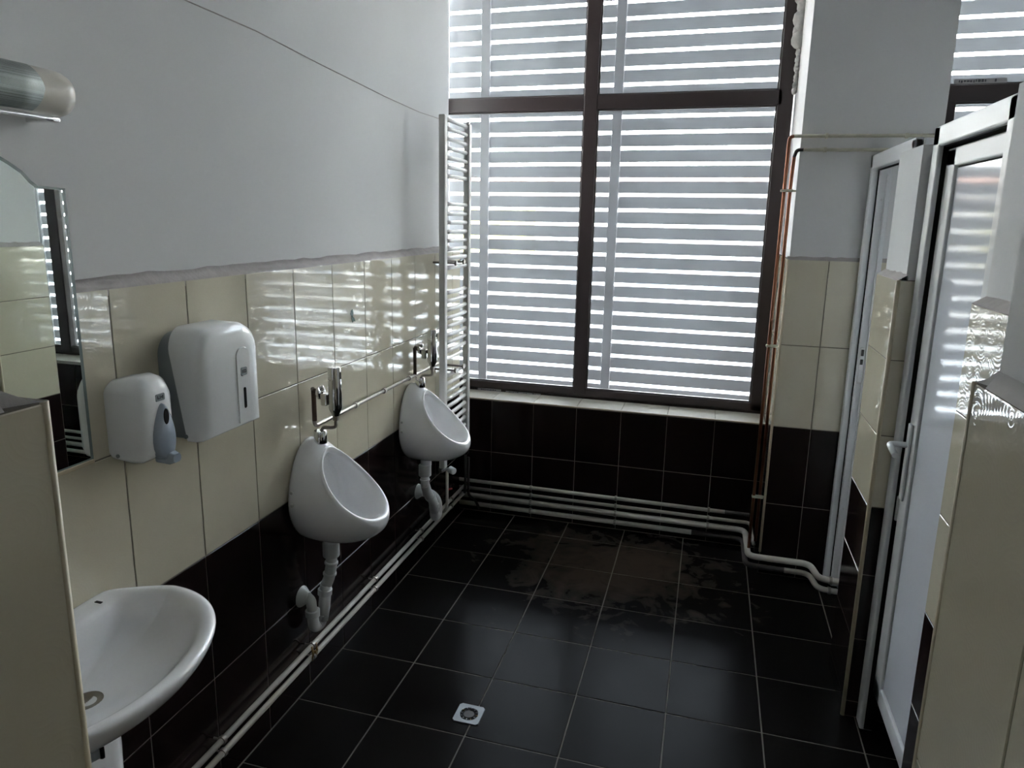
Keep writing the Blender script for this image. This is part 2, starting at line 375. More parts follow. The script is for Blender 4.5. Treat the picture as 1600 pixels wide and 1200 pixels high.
# stall partitions: three masonry stubs carrying the cubicle doors
def partition(name, x0, y0, y1, ztop, rows, nd, cols, near=True, xn=None):
    w = struct(box(name, (x0+.028, y0+.02, 0), (3.75, y1, ztop), 'plaster'))
    box('grout_bed', (x0+G, y0+G, -.01), (3.75, y1, rows[-1]), 'grout', w)
    tiles(w, 'x-', x0, cols, rows, rowmat(nd))
    if near: tiles(w, 'y-', y0, [x0+.006, x0+.20], rows, rowmat(nd))
    V = []; F = []; N = 14
    for i in range(N+1):
        y = y0+(y1-y0)*i/N; V += [(x0+.0005, y, rows[-1]), (x0+.03, y, rows[-1]+.02+random.uniform(-.003, .003)), (x0+.03, y, rows[-1]-.01), (x0+.003, y, rows[-1]-.01)]
    for i in range(N):
        k = 4*i; F += [(k, k+1, k+5, k+4), (k+1, k+2, k+6, k+5), (k+3, k, k+4, k+7)]
    mesh_obj('mortar_ledge', V, F, 'mortar', w)
    return w
wA = partition('wall_stall_far', 1.925, -1.135, -.822, 1.998, [0, .062, .310, .558, .808, 1.063, 1.320, 1.580], 4, [-1.131, -.822])
wB = partition('wall_stall_near', 1.94, -2.80, -1.778, 2.06, [0, .265, .520, .785, 1.052, 1.318, 1.577], 3, [-2.80, -2.54, -2.285, -2.03, -1.778], near=False)
# entry walls either side of the camera
wR = struct(box('wall_entry_right', (1.662, -5.2, 0), (3.75, -2.790, ZC), 'plaster'))
box('grout_bed', (1.65+G, -5.2, -.01), (3.75, -2.752, 1.577), 'grout', wR)
tiles(wR, 'x-', 1.65, [-4.02, -3.76, -3.50, -3.24, -2.98, -2.755], [0, .58, 1.08, 1.577], lambda i, j: 'tile_beige')
wL = struct(box('wall_entry_left', (-.2, -5.2, 0), (.745, -3.215, ZC), 'plaster'))
box('grout_bed', (-.2, -5.2, -.01), (.76-G, -3.172, 1.577), 'grout', wL)
tiles(wL, 'x+', .76, [-4.21, -3.95, -3.69, -3.43, -3.175], [0, .58, 1.08, 1.577], lambda i, j: 'tile_beige')
def cap(wall, xa, xb, ye, back, yb):
    """mortar bedding on top of the tiles: narrow on the long side, a sloped shelf at the free end"""
    V = []; F = []; N = 40; sg = 1 if xb > xa else -1
    for i in range(N+1):
        y = ye-back+(yb-ye+back)*i/N; j = random.uniform(-.002, .002)
        V += [(xa, y, 1.577), (xb, y, 1.600+j), (xb, y, 1.56)]
    for i in range(N):
        k = 3*i; F += [(k, k+1, k+4, k+3), (k+1, k+2, k+5, k+4)]
    k = len(V); m = 6
    for i in range(m+1):
        t = i/m; z = 1.577+.024*t**1.6; y = ye-back*t
        V += [(xa+(xb-xa)*t, y, z+random.uniform(-.001, .001)), (xa+sg*.45, y, z), (xa+(xb-xa)*t, y, 1.56)]
    for i in range(m):
        q = k+3*i; F += [(q, q+1, q+4, q+3), (q+2, q, q+3, q+5)]
    mesh_obj('mortar_cap', V, F, 'mortar_light', wall, True)
MT['mortar_light'] = simple('mortar_light', (0.50, 0.48, 0.46), .95, noise=.1, nscale=20, bump=.4, bscale=50)
cap(wR, 1.651, 1.664, -2.755, .036, -4.0); cap(wL, .759, .743, -3.175, .042, -4.2)
struct(box('wall_right', (3.75, -5.2, 0), (3.9, .62, ZC), 'plaster'))
struct(box('wall_front', (-.35, -5.35, 0), (3.9, -5.2, ZC), 'plaster'))
struct(box('entry_light_block', (.745, -5.2, 2.22), (1.662, -3.05, ZC), 'plaster'))  # unseen block over the passage, added to keep light off the entry walls
# corner trims
def trim(n, pts, r=.006, mat='trim'):
    o = tube('trim_%d' % n, pts, r, mat, None, 8); struct(o); return o
trim(1, [(1.694, -.087, .115), (1.694, -.087, 1.588)], .0065)
trim(2, [(1.929, -1.131, .0), (1.929, -1.131, 1.58)], .0075)
trim(3, [(1.654, -2.757, 0), (1.654, -2.757, 1.577)], .006)
trim(4, [(.755, -3.177, 0), (.755, -3.177, 1.577)], .006)
struct(box('trim_5', (-.30, .1965, .704), (1.688, .2035, .7115), 'trim', None, .002))

# ------------------------------------------------------------------ windows
def window(n, x0, x1, mulls, zb, zt, ztr, ya=.39, yb=.455, jl=.072, low=()):
    w = struct(box('window_%d' % n, (x0, ya+.03, zb-.03), (x1, yb, zb), 'brown_frame'))
    with under(w):
        box('bottom_rail', (x0, ya, zb), (x1, yb, zb+.044), 'brown_frame', bev=.004)
        box('top_rail', (x0, ya, zt-.06), (x1, yb, zt), 'brown_frame', bev=.004)
        box('transom', (x0+.05, ya, ztr[0]), (x1-.05, yb, ztr[1]), 'brown_frame', bev=.004)
        box('jamb', (x0, ya, zb), (x0+jl, yb, zt), 'brown_frame', bev=.004)
        box('jamb', (x1-.074, ya, zb), (x1, yb, zt), 'brown_frame', bev=.004)
        for a, b in mulls: box('mullion', (a, ya-.002, zb+.01), (b, yb, zt), 'brown_frame', bev=.004)
        for a, b in low: box('sash_post', (a, ya-.001, zb+.01), (b, yb-.002, ztr[0]+.01), 'brown_frame', bev=.004)
        xs = [x0+jl]+[v for ab in mulls for v in ab]+[x1-.074]
        for k in range(0, len(xs), 2):
            for z0, z1 in ((zb+.044, ztr[0]), (ztr[1], zt-.06)):
                p = box('pane', (xs[k]-.002, .428, z0-.002), (xs[k+1]+.002, .431, z1+.002), 'glass')
                # glazing bead and dull grey edge seal
                g = []
                a0, a1 = xs[k], xs[k+1]
                for a, b in (((a0, ya+.012, z0), (a1, ya+.03, z0+.007)), ((a0, ya+.012, z1-.007), (a1, ya+.03, z1)),
                             ((a0, ya+.012, z0), (a0+.007, ya+.03, z1)), ((a1-.007, ya+.012, z0), (a1, ya+.03, z1))): g.append((a, b))
                boxes('glazing_bead', g, 'steel' if k < 0 else 'brown_frame')
    return w
w1 = window(1, -.47, 1.688, [(.615, .690)], .727, 3.22, (2.345, 2.420))
w2 = window(2, 2.272, 3.748, [], .727, 3.22, (2.335, 2.415), jl=.018, low=[(2.28, 2.424), (3.16, 3.255)])
def film(parent, x0, x1, z0, z1, y, n):
    f = box('film_strip', (x0, y-.0015, z0), (x1, y, z1), 'film', None, 0); adopt(f, parent)
    bm = bmesh.new(); x = x0+.02; h = z1-z0
    while x < x1-.03:
        w = random.uniform(.004, .012)
        box_bm(bm, (x, y-.0022, z0+h*random.uniform(.2, .35)), (x+w, y-.0014, z0+h*random.uniform(.6, .85)))
        x += w+random.uniform(.002, .006)
        if random.random() < .15: x += .03
    i = bm_obj('printed_marks', bm, 'ink', None); i.parent = f
film(w1, .02, .17, .713, .726, .386, 1); film(w1, .20, .42, .7125, .721, .386, 1)
film(w2, 2.40, 2.62, 2.418, 2.440, .387, 1)
# crumbling foam filler along the right jamb
bm = bmesh.new(); z = 2.40
while z < 3.2:
    r = random.uniform(.006, .014) if z < 2.62 else random.uniform(.018, .034)
    bmesh.ops.create_icosphere(bm, subdivisions=2, radius=1, matrix=Matrix.Translation((1.692-r*.3, .372+random.uniform(-.006, .006), z)) @ Matrix.Diagonal((r, .016, r*1.4, 1)))
    z += r*1.1
for v in bm.verts: v.co += Vector((random.uniform(-.002, .002), random.uniform(-.002, .002), random.uniform(-.003, .003)))
adopt(bm_obj('foam_filler', bm, 'foam', None, True), w1)

# ------------------------------------------------------------------ outside louvre screens
PZ = .0874; Z0 = .764; GAP = .0195
def screen(xa, xb, label, post=True):
    root = thing('slat_screen', ((xa+xb)/2, .55, .70), label, 'shutter', 'slatted screens outside the windows')
    me = None
    for k in range(-2, 31):
        zc = Z0+PZ*(k+.5)
        if me is None:
            bm = bmesh.new(); box_bm(bm, (-(xb-xa)/2, -.004, -(PZ-GAP)/2), ((xb-xa)/2, .004, (PZ-GAP)/2), .001, 1)
            o = bm_obj('slat', bm, 'slat'); me = o.data
        else:
            o = bpy.data.objects.new('slat', me); link(o)
        o.location = ((xa+xb)/2, .641, zc); adopt(o, root)
    if post:
        for xp, wd in post: adopt(box('post', (xp-wd/2, .612, .5), (xp+wd/2, .632, 3.4), 'slat_post', None, .003, 1), root)
    return root
screen(-.85, .769, 'slatted metal screen outside behind the left half of the wide window', [(-.026, .056), (-.80, .056)])
screen(.770, 1.80, 'slatted metal screen outside behind the right half of the wide window', [(.770, .056), (1.664, .056)])
screen(2.15, 3.95, 'slatted metal screen outside the narrow window above the cubicles', [(3.60, .056)])

# street beyond: paved ground and a low market building
gr = struct(box('ground', (-25, .7, -.9), (30, 40, -.8), 'concrete'))
MT['fac_pale'] = simple('facade_pale', (.36, .35, .33), .8, noise=.1, nscale=.6)
MT['fac_yellow'] = simple('facade_yellow', (.30, .26, .07), .8, noise=.15, nscale=.8)
MT['roof'] = simple('roof_tiles', (.26, .15, .11), .8, noise=.25, nscale=2)
MT['pane_dark'] = simple('shop_glass', (.12, .14, .17), .2)
bd = thing('market_building', (0, 15, -.8), 'low pale building with orange roof and yellow front glimpsed through the slats', 'building')
with under(bd):
    box('wall', (-14, 15, -.8), (12, 20, 2.45), 'fac_pale')
    box('roof', (-14.5, 14.5, 2.45), (12.5, 20.5, 2.95), 'roof')
    box('awning', (-9.5, 13.8, .9), (-3.2, 15, 2.0), 'fac_yellow')
    for i in range(7):
        x = -2.4+i*1.9; box('window', (x, 14.93, -.2), (x+.9, 15.02, .9), 'pane_dark')

# ------------------------------------------------------------------ pipes
def hpipe(name, segs, label, r, clips=(), fr=.03, group=None, clipmat='chrome_old'):
    """segs: list of (material, points); first segment point is the origin"""
    o0 = segs[0][1][0]; root = thing(name, o0, label, 'pipe', group)
    with under(root):
        for m, pts in segs: tube('pipe_run' if m != 'pipe_dark' else 'bare_run', pts, r, m, None, 12, fr)
        for (p, ax) in clips:
            cl_ = lathe('clip', [(-.006, r+.001), (-.006, r+.004), (.006, r+.004), (.006, r+.001)], p, ax, clipmat, None, 14)
            d = Vector((0, 1, 0)) if ax[0] else Vector((-1, 0, 0))
            tube('clip_stud', [Vector(p)+d*r, Vector(p)+d*(r+.022)], .003, clipmat, cl_, 6)
    return root
YB = .162
hpipe('heating_pipe', [('pipe_white', [(-.05, YB, .206), (1.52, YB, .203)]), ('pipe_dark', [(1.52, YB, .203), (1.648, YB, .203)])], 'thin white heating pipe, topmost of four under the wide window', .0105, [((x, YB, .2045), (1, 0, 0)) for x in (.427, .926, 1.435)])
hpipe('heating_pipe', [('pipe_white', [(-.03, YB, .158), (1.655, YB, .158), (1.655, -.02, .158), (1.665, -.05, .13)])], 'thin white heating pipe, second from top under the wide window', .0095, [((x, YB, .158), (1, 0, 0)) for x in (.427, .926, 1.435)])
hpipe('heating_pipe', [('pipe_white', [(-.06, YB, .112), (1.632, YB, .112), (1.636, -.130, .102), (1.925, -.130, .103), (1.950, -.275, .102), (2.16, -.275, .10), (2.33, .162, .112), (3.74, .162, .112)])], 'thick white pipe, third under the window, bending forward round the pier', .0155, [((x, YB, .112), (1, 0, 0)) for x in (.427, .926, 1.435)]+[((2.0, -.275, .102), (1, 0, 0))], .045)
hpipe('heating_pipe', [('pipe_white', [(-.06, YB, .060), (1.352, YB, .060)]), ('pipe_dark', [(1.352, YB, .060), (1.625, YB, .058), (1.628, -.130, .052), (1.81, -.130, .052)]), ('pipe_white', [(1.81, -.130, .052), (1.925, -.130, .052), (1.950, -.275, .05), (2.16, -.275, .05), (2.33, .162, .060), (3.74, .162, .060)])], 'lowest white pipe along the window wall with a bare dark stretch at the corner', .0135, [((x, YB, .060), (1, 0, 0)) for x in (.427, .926)]+[((2.0, -.275, .05), (1, 0, 0))], .045)
LC = [-2.106, -1.594, -1.078, -.558, -.12]
hpipe('wall_pipe', [('pipe_white', [(.032, -3.12, .190), (.032, .10, .190)])], 'upper of two thin white pipes along the foot of the left wall', .0095, [((.032, y, .190), (0, 1, 0)) for y in LC])
hpipe('wall_pipe', [('pipe_white', [(.032, -3.12, .146), (.032, .10, .146)])], 'lower of two thin white pipes along the foot of the left wall', .0095, [((.032, y, .146), (0, 1, 0)) for y in LC])
tb = thing('rusty_clamp', (.036, -1.60, .168), 'rusty brass clamp on the two thin pipes under the nearer urinal', 'clamp')
with under(tb):
    tube('jaw', [(.040, -1.585, .196), (.046, -1.585, .168), (.040, -1.585, .140)], .004, 'brass', None, 8)
    tube('jaw', [(.040, -1.612, .196), (.046, -1.612, .168), (.040, -1.612, .140)], .004, 'brass', None, 8)
    lathe('bolt', [(0, .006), (.012, .006)], (.040, -1.598, .168), (1, 0, 0), 'brass', None, 6, False)
hpipe('heating_pipe', [('pipe_white', [(2.28, YB, .206), (3.74, YB, .206)])], 'thin upper pipe inside the far cubicle, seen in the mirror', .0105)
hpipe('heating_pipe', [('pipe_white', [(2.28, YB, .158), (3.74, YB, .158)])], 'thin second pipe inside the far cubicle, seen in the mirror', .0095)
# copper risers on the pier corner, turning into cream pipes along the plaster
hpipe('riser_pipe', [('pipe_cream', [(2.6, -.106, 2.128), (1.665, -.106, 2.137)]), ('copper', [(1.665, -.106, 2.137), (1.648, -.106, 2.132), (1.648, -.078, 2.10), (1.648, -.07, 1.9), (1.640, -.07, .12)])], 'copper riser left of the pier corner, running into the upper cream pipe', .0078, [((1.80, -.106, 2.1355), (1, 0, 0)), ((2.12, -.106, 2.132), (1, 0, 0))], .02, clipmat='pipe_cream')
hpipe('riser_pipe', [('pipe_cream', [(2.28, -.100, 2.072), (1.71, -.100, 2.078)]), ('pipe_dark', [(1.71, -.100, 2.078), (1.683, -.100, 2.078), (1.676, -.085, 2.05)]), ('copper', [(1.676, -.085, 2.05), (1.676, -.045, 1.95), (1.671, -.045, .15)])], 'copper riser against the pier corner, running into the lower cream pipe', .0078, [((1.80, -.100, 2.077), (1, 0, 0)), ((2.12, -.100, 2.073), (1, 0, 0))], .02, clipmat='pipe_cream')
for z, nm in ((1.90, 'upper'), (1.172, 'middle'), (.40, 'lower')):
    rc = thing('riser_clip', (1.66, -.06, z), nm+' pale clip holding the two copper risers', 'clip', None)
    with under(rc):
        box('saddle', (1.632, -.082, z-.006), (1.686, -.056, z+.006), 'pipe_cream', None, .003)
        tube('stud', [(1.66, -.07, z), (1.70, -.055, z)], .004, 'pipe_cream', None, 8)
# flush supply pipe
fs = thing('supply_pipe', (.02, -.2, 1.01), 'thin metal water pipe running along the beige tiles behind the urinals', 'pipe')
with under(fs):
    tube('pipe_run', [(.022, .08, 1.008), (.022, -1.503, 1.010), (.022, -1.503, 1.142), (.024, -1.51, 1.15)], .0075, 'chrome_old', None, 12, .02)
    tube('branch', [(.022, -.592, 1.012), (.022, -.592, 1.142)], .0085, 'rust', None, 10)
    tube('elbow_run', [(.023, -1.503, 1.03), (.023, -1.503, 1.146)], .0088, 'rust', None, 10)
    for y in (-1.19, -.93, -.66): lathe('clip', [(-.008, .009), (-.008, .012), (.008, .012), (.008, .009)], (.022, y, 1.009), (0, 1, 0), 'pipe_white', None, 12)

# ------------------------------------------------------------------ urinals
def egg(t, hw, zt, zb, p=1.0):
    """t=0 top, clockwise; returns y,z of an egg outline wider below the middle"""
    c, s = math.cos(t), math.sin(t); zc = zb+(zt-zb)*.46
    z = zc+(zt-zc)*c if c > 0 else zc+(zc-zb)*c
    return hw*s*(1-.10*max(c, 0)**1.0), z
def make_urinal():
    root = thing('urinal', (0, 0, 0), 'x', 'urinal', 'urinals')
    NT = 56; rings = []
    def lerp(a, b, t): return a+(b-a)*t
    def ring(fn): rings.append([Vector(fn(2*PI*k/NT)) for k in range(NT)])
    def back(t):
        y, z = egg(t, .147, .974, .606); return Vector((0.0, y, z))
    def rimo(t):     # outer edge of the rim, an inclined egg leaning out at the bottom
        c, s = math.cos(t), math.sin(t); q = (1-c)/2
        x = .085+.222*q**1.22; z = .950-.252*q**.80; y = .134*s*(1-.12*c-.02*s*s)
        return Vector((x, y, z))
    def rimi(t):
        c, s = math.cos(t), math.sin(t); q = (1-c)/2
        x = .090+.192*q**1.22; z = .924-.213*q**.84; y = .110*s*(1-.12*c)
        return Vector((x, y, z))
    # outer skin
    for k, s in enumerate((0, .06, .18, .34, .5, .66, .80, .90, .97, 1.0)):
        def f(t, s=s):
            b = back(t); r = rimo(t); q = (1-math.cos(t))/2; sd = abs(math.sin(t))
            c1 = Vector((lerp(.05, .16, q), b.y*1.04, lerp(b.z+.010, .598, q**1.5)))
            c2 = Vector((lerp(r.x-.02, r.x+.016, q), r.y*1.06, lerp(r.z+.012, .618, q**1.6)))
            v = (1-s)**3*b+3*(1-s)**2*s*c1+3*(1-s)*s*s*c2+s**3*r
            return v
        ring(f)
    # rounded rim
    def mid(t):
        a, b = rimo(t), rimi(t); m = (a+b)/2; return m+Vector((.006, 0, .008))
    def q1(t): a, b = rimo(t), mid(t); return a*.45+b*.55+Vector((.003, 0, .002))
    ring(q1); ring(mid)
    def q2(t): a, b = rimi(t), mid(t); return a*.45+b*.55+Vector((.001, 0, .002))
    ring(q2); ring(rimi)
    # cavity
    def cav(t):
        y, z = egg(t, .098, .912, .655); q = (1-math.cos(t))/2; return Vector((lerp(.046, .10, q), y, z))
    cen = Vector((.050, 0, .745))
    for s in (.3, .6, .85, 1.0):
        def f(t, s=s):
            a = rimi(t); b = cav(t); v = a.lerp(b, s); q = (1-math.cos(t))/2
            v.z -= .02*math.sin(PI*s)*q; return v
        ring(f)
    for s in (.3, .6, .85):
        ring(lambda t, s=s: cav(t).lerp(cen, s))
    V = [v for r in rings for v in r]; F = []
    for i in range(len(rings)-1):
        for k in range(NT):
            F.append((i*NT+k, i*NT+(k+1) % NT, (i+1)*NT+(k+1) % NT, (i+1)*NT+k))
    n = len(V); V.append(cen); last = (len(rings)-1)*NT
    for k in range(NT): F.append((last+k, last+(k+1) % NT, n))
    F.append(tuple(reversed(range(NT))))
    o = mesh_obj('bowl', V, F, 'porcelain', root, True)
    bm = bmesh.new(); bm.from_mesh(o.data); bmesh.ops.recalc_face_normals(bm, faces=bm.faces[:]); bm.to_mesh(o.data); bm.free()
    o.data.polygons[-1].use_smooth = False
    m = o.modifiers.new('s', 'SUBSURF'); m.levels = 1; m.render_levels = 1
    # chrome inlet cap, fixing screws
    lathe('inlet_cap', [(0, .022), (.003, .0235), (.044, .0235), (.047, .021)], (.060, 0, .958), (0, 0, 1), 'chrome', root, 28)
    for z in (.822, .775):
        lathe('screw', [(0, .006), (.004, .006), (.006, .003)], (.030, -.1475, z), (0, -1, 0), 'steel', root, 10)
    lathe('waste_spigot', [(0, .027), (.035, .027)], (.087, 0, .572), (0, 0, 1), 'porcelain', root, 24)
    return root
YU = (-1.530, -.618)
ur = make_urinal(); ur.location = (0, YU[0], 0)
ur['label'] = 'white porcelain wall urinal nearest the washbasin'; u2_ = copy_tree(ur); u2_.location = (0, YU[1], 0)
u2_['label'] = 'white porcelain wall urinal beside the towel radiator'
def make_valve():
    root = thing('flush_valve', (0, 0, 0), 'x', 'valve', 'flush valves')
    lathe('valve_body', [(0, .012), (.004, .013), (.022, .0215), (.028, .0235), (.172, .0235), (.176, .022)], (.118, .005, 1.062), (0, 0, 1), 'chrome', root, 28)
    box('sensor_slot', (.1385, .001, 1.195), (.1425, .010, 1.222), 'black', root, .001)
    lathe('lower_nut', [(0, .010), (.02, .010)], (.118, .005, 1.045), (0, 0, 1), 'chrome_old', root, 6, False)
    tube('flush_tube', [(.118, .005, 1.05), (.118, .005, 1.022), (.105, .0, 1.018), (.070, 0, 1.016), (.060, 0, 1.000)], .0062, 'chrome_old', root, 10, .018)
    tube('inlet', [(.022, .02, 1.142), (.098, .008, 1.130)], .0095, 'rust', root, 10)
    sw_ = lathe('stop_wheel', [(0, .012), (.004, .024), (.012, .025), (.016, .012)], (.050, .012, 1.138), (1, -.1, .15), 'chrome', root, 20)
    tube('stop_stem', [(.062, .012, 1.148), (.062, .010, 1.166)], [.010, .007], 'chrome', sw_, 12)
    box('valve_block', (.068, -.012, 1.098), (.092, .016, 1.142), 'chrome', root, .004)
    return root
va = make_valve(); va.location = (0, YU[0]+.005, 0); va['label'] = 'chrome push flush valve above the urinal nearest the washbasin'
vb = copy_tree(va); vb.location = (0, YU[1]+.005, 0); vb['label'] = 'chrome push flush valve above the urinal beside the towel radiator'
# traps
t1 = thing('drain_pipe', (.125, -1.53, .33), 'white plastic drain and trap under the urinal nearest the washbasin', 'drain')
with under(t1):
    X, Y = .087, -1.530
    lathe('collar', [(0, .029), (.003, .0305), (.052, .0305), (.055, .028)], (X, Y, .528), (0, 0, 1), 'pvc', None, 24)
    tube('upper_tube', [(X, Y, .53), (X, Y, .50), (X-.010, Y-.003, .44), (X-.022, Y-.008, .41)], .0205, 'pvc', None, 16, .02)
    for z, x in ((.502, X), (.457, X-.008)): lathe('ridge', [(-.006, .022), (-.003, .0248), (.003, .0248), (.006, .022)], (x, Y-.002, z), (.1, 0, 1), 'pvc', None, 20)
    tube('down_tube', [(X-.022, Y-.008, .415), (X-.030, Y-.012, .325), (X-.034, Y-.022, .275)], .0215, 'pvc', None, 16)
    lathe('nut', [(-.012, .022), (-.010, .0262), (.010, .0262), (.012, .022)], (X-.026, Y-.010, .385), (.08, .04, 1), 'pvc', None, 20)
    tube('u_bend', [(X-.034, Y-.020, .30), (X-.038, Y-.025, .262), (X-.045, Y-.062, .262), (X-.048, Y-.066, .33)], .0205, 'pvc', None, 16, .022)
    lathe('nut', [(-.013, .022), (-.011, .0262), (.011, .0262), (.013, .022)], (X-.047, Y-.065, .325), (0, 0, 1), 'pvc', None, 20)
    tube('wall_elbow', [(X-.048, Y-.066, .335), (X-.050, Y-.068, .378), (.012, Y-.072, .392)], .0185, 'pvc', None, 16, .035)
    lathe('wall_flange', [(0, .039), (.004, .038), (.022, .024), (.03, .019)], (.001, Y-.072, .388), (1, 0, 0), 'pvc', None, 28)
t2 = thing('drain_pipe', (.125, -.618, .3), 'white plastic double-bend trap under the urinal beside the radiator', 'drain')
with under(t2):
    X, Y = .087, -.632
    lathe('collar', [(0, .029), (.003, .0305), (.052, .0305), (.055, .028)], (X, Y, .522), (0, 0, 1), 'pvc', None, 24)
    tube('upper_tube', [(X, Y, .53), (X, Y, .485), (X, Y+.005, .46)], .021, 'pvc', None, 16, .02)
    lathe('ridge', [(-.005, .021), (-.003, .0245), (.003, .0245), (.005, .021)], (X, Y, .500), (0, 0, 1), 'pvc', None, 20)
    tube('offset_tube', [(X, Y, .475), (X, Y+.035, .415), (X, Y+.110, .345), (X, Y+.120, .285)], .0235, 'pvc', None, 16, .03)
    lathe('nut', [(-.012, .022), (-.010, .027), (.010, .027), (.012, .022)], (X, Y+.065, .388), (0, .74, -.67), 'pvc', None, 20)
    tube('u_bend', [(X, Y+.120, .31), (X, Y+.120, .250), (X-.002, Y+.182, .245), (X-.008, Y+.190, .315), (X-.03, Y+.165, .362), (.012, Y+.112, .386)], .0225, 'pvc', None, 16, .028)
    lathe('nut', [(-.012, .022), (-.010, .0265), (.010, .0265), (.012, .022)], (X, Y+.120, .318), (0, 0, 1), 'pvc', None, 20)
    lathe('wall_flange', [(0, .039), (.004, .038), (.022, .024), (.03, .019)], (.001, Y+.110, .387), (1, 0, 0), 'pvc', None, 28)

# ------------------------------------------------------------------ towel radiator
tr = thing('towel_radiator', (.10, -.245, .5), 'tall white ladder towel radiator on the left wall beside the window', 'radiator')
with under(tr):
    for ya, yb in ((-.440, -.402), (-.088, -.050)):
        box('post', (.085, ya, .490), (.117, yb, 2.222), 'radiator', None, .006, 3)
    zs = [2.206, 2.166, 2.12, 2.077, 2.033, 1.99, 1.948, 1.817, 1.771, 1.729, 1.684, 1.641, 1.6, 1.556, 1.51, 1.387, 1.345, 1.302, 1.259, 1.216, 1.172, 1.135, 1.092, 0.965, 0.923, 0.881, 0.841, 0.8, 0.757, 0.714, 0.673, 0.631, 0.59, 0.544]
    me = None
    for z in zs:
        if me is None:
            V, F = tube_geo([(.099, -.405, 0), (.103, -.33, 0), (.105, -.245, 0), (.103, -.16, 0), (.099, -.085, 0)], .0105, 10)
            o = mesh_obj('bar', V, F, 'radiator', None, True); me = o.data
        else: o = bpy.data.objects.new('bar', me); link(o)
        o.location.z = z
    lathe('vent_plug', [(0, .009), (.012, .009), (.014, .005)], (.10, -.060, 2.222), (0, 0, 1), 'chrome', None, 12)
    for y in (-.30, -.18):
        for z in (1.53, .98):
            br_ = tube('bracket', [(-.0+.001 if z < 1.577 else -.028, y, z), (.115, y, z)], .006, 'chrome_old', None, 8)
            lathe('bracket_cap', [(0, .013), (.01, .013)], (.118, y, z), (1, 0, 0), 'chrome_old', br_, 12)
    box('valve', (.083, -.087, .452), (.117, -.051, .492), 'black', None, .006)
    tube('feed', [(.10, -.069, .46), (.10, -.069, .235), (.085, -.04, .205), (.05, .07, .203)], .0075, 'pipe_dark', None, 10, .03)
    tube('feed', [(.112, -.055, .43), (.113, -.052, .20), (.130, .02, .145), (.13, .10, .06)], .0075, 'pipe_dark', None, 10, .03)
    lathe('valve_head', [(0, .012), (.006, .0195), (.036, .018), (.040, .014)], (.100, -.330, .452), (.75, -.35, -.1), 'plastic_white', None, 20)
    tube('feed', [(.085, -.322, .45), (.085, -.322, .235), (.07, -.31, .20), (.035, -.30, .190)], .0078, 'pipe_white', None, 10, .03)
    tube('valve_lever', [(.085, -.322, .330), (.098, -.285, .325)], .0055, 'red', None, 8)
    tube('feed_joint', [(.085, -.421, .495), (.085, -.421, .465), (.088, -.33, .452)], .008, 'pipe_dark', None, 10, .02)

# ------------------------------------------------------------------ mirror, lamp
def extr(name, poly, x0, x1, mat, parent=None, inset=0.0):
    n = len(poly); V = [(x0, y, z) for y, z in poly]+[(x1, y, z) for y, z in poly]
    F = [tuple(range(n))[::-1], tuple(range(n, 2*n))]+[(i, (i+1) % n, n+(i+1) % n, n+i) for i in range(n)]
    o = mesh_obj(name, V, F, mat, parent)
    bm = bmesh.new(); bm.from_mesh(o.data); bmesh.ops.recalc_face_normals(bm, faces=bm.faces[:]); bm.to_mesh(o.data); bm.free()
    return o
mi = thing('mirror', (.006, -2.73, 1.5), 'frameless wall mirror with a curved top above the washbasin', 'mirror')
YM = -2.735
half = [(.301, 1.19), (.301, 1.800), (.235, 1.803), (.222, 1.812), (.205, 1.830), (.180, 1.845), (.150, 1.860), (.11, 1.880), (.06, 1.896), (0, 1.902)]
poly = [(YM+a, b) for a, b in half]+[(YM-a, b) for a, b in reversed(half[:-1])]
with under(mi):
    extr('glass_sheet', poly, .001, .0075, 'mirror_edge')
    cy, cz = YM, 1.5
    extr('silvering', [(cy+(a-cy)*.972, cz+(b-cz)*.984) for a, b in poly], .0074, .0079, 'mirror')
    for z in (1.185,): box('ledge', (.001, YM-.30, z-.004), (.012, YM+.30, z+.006), 'trim', None, .002)
la = thing('wall_lamp', (.03, -2.75, 1.98), 'tubular wall lamp with frosted ends and perforated metal middle above the mirror', 'lamp')
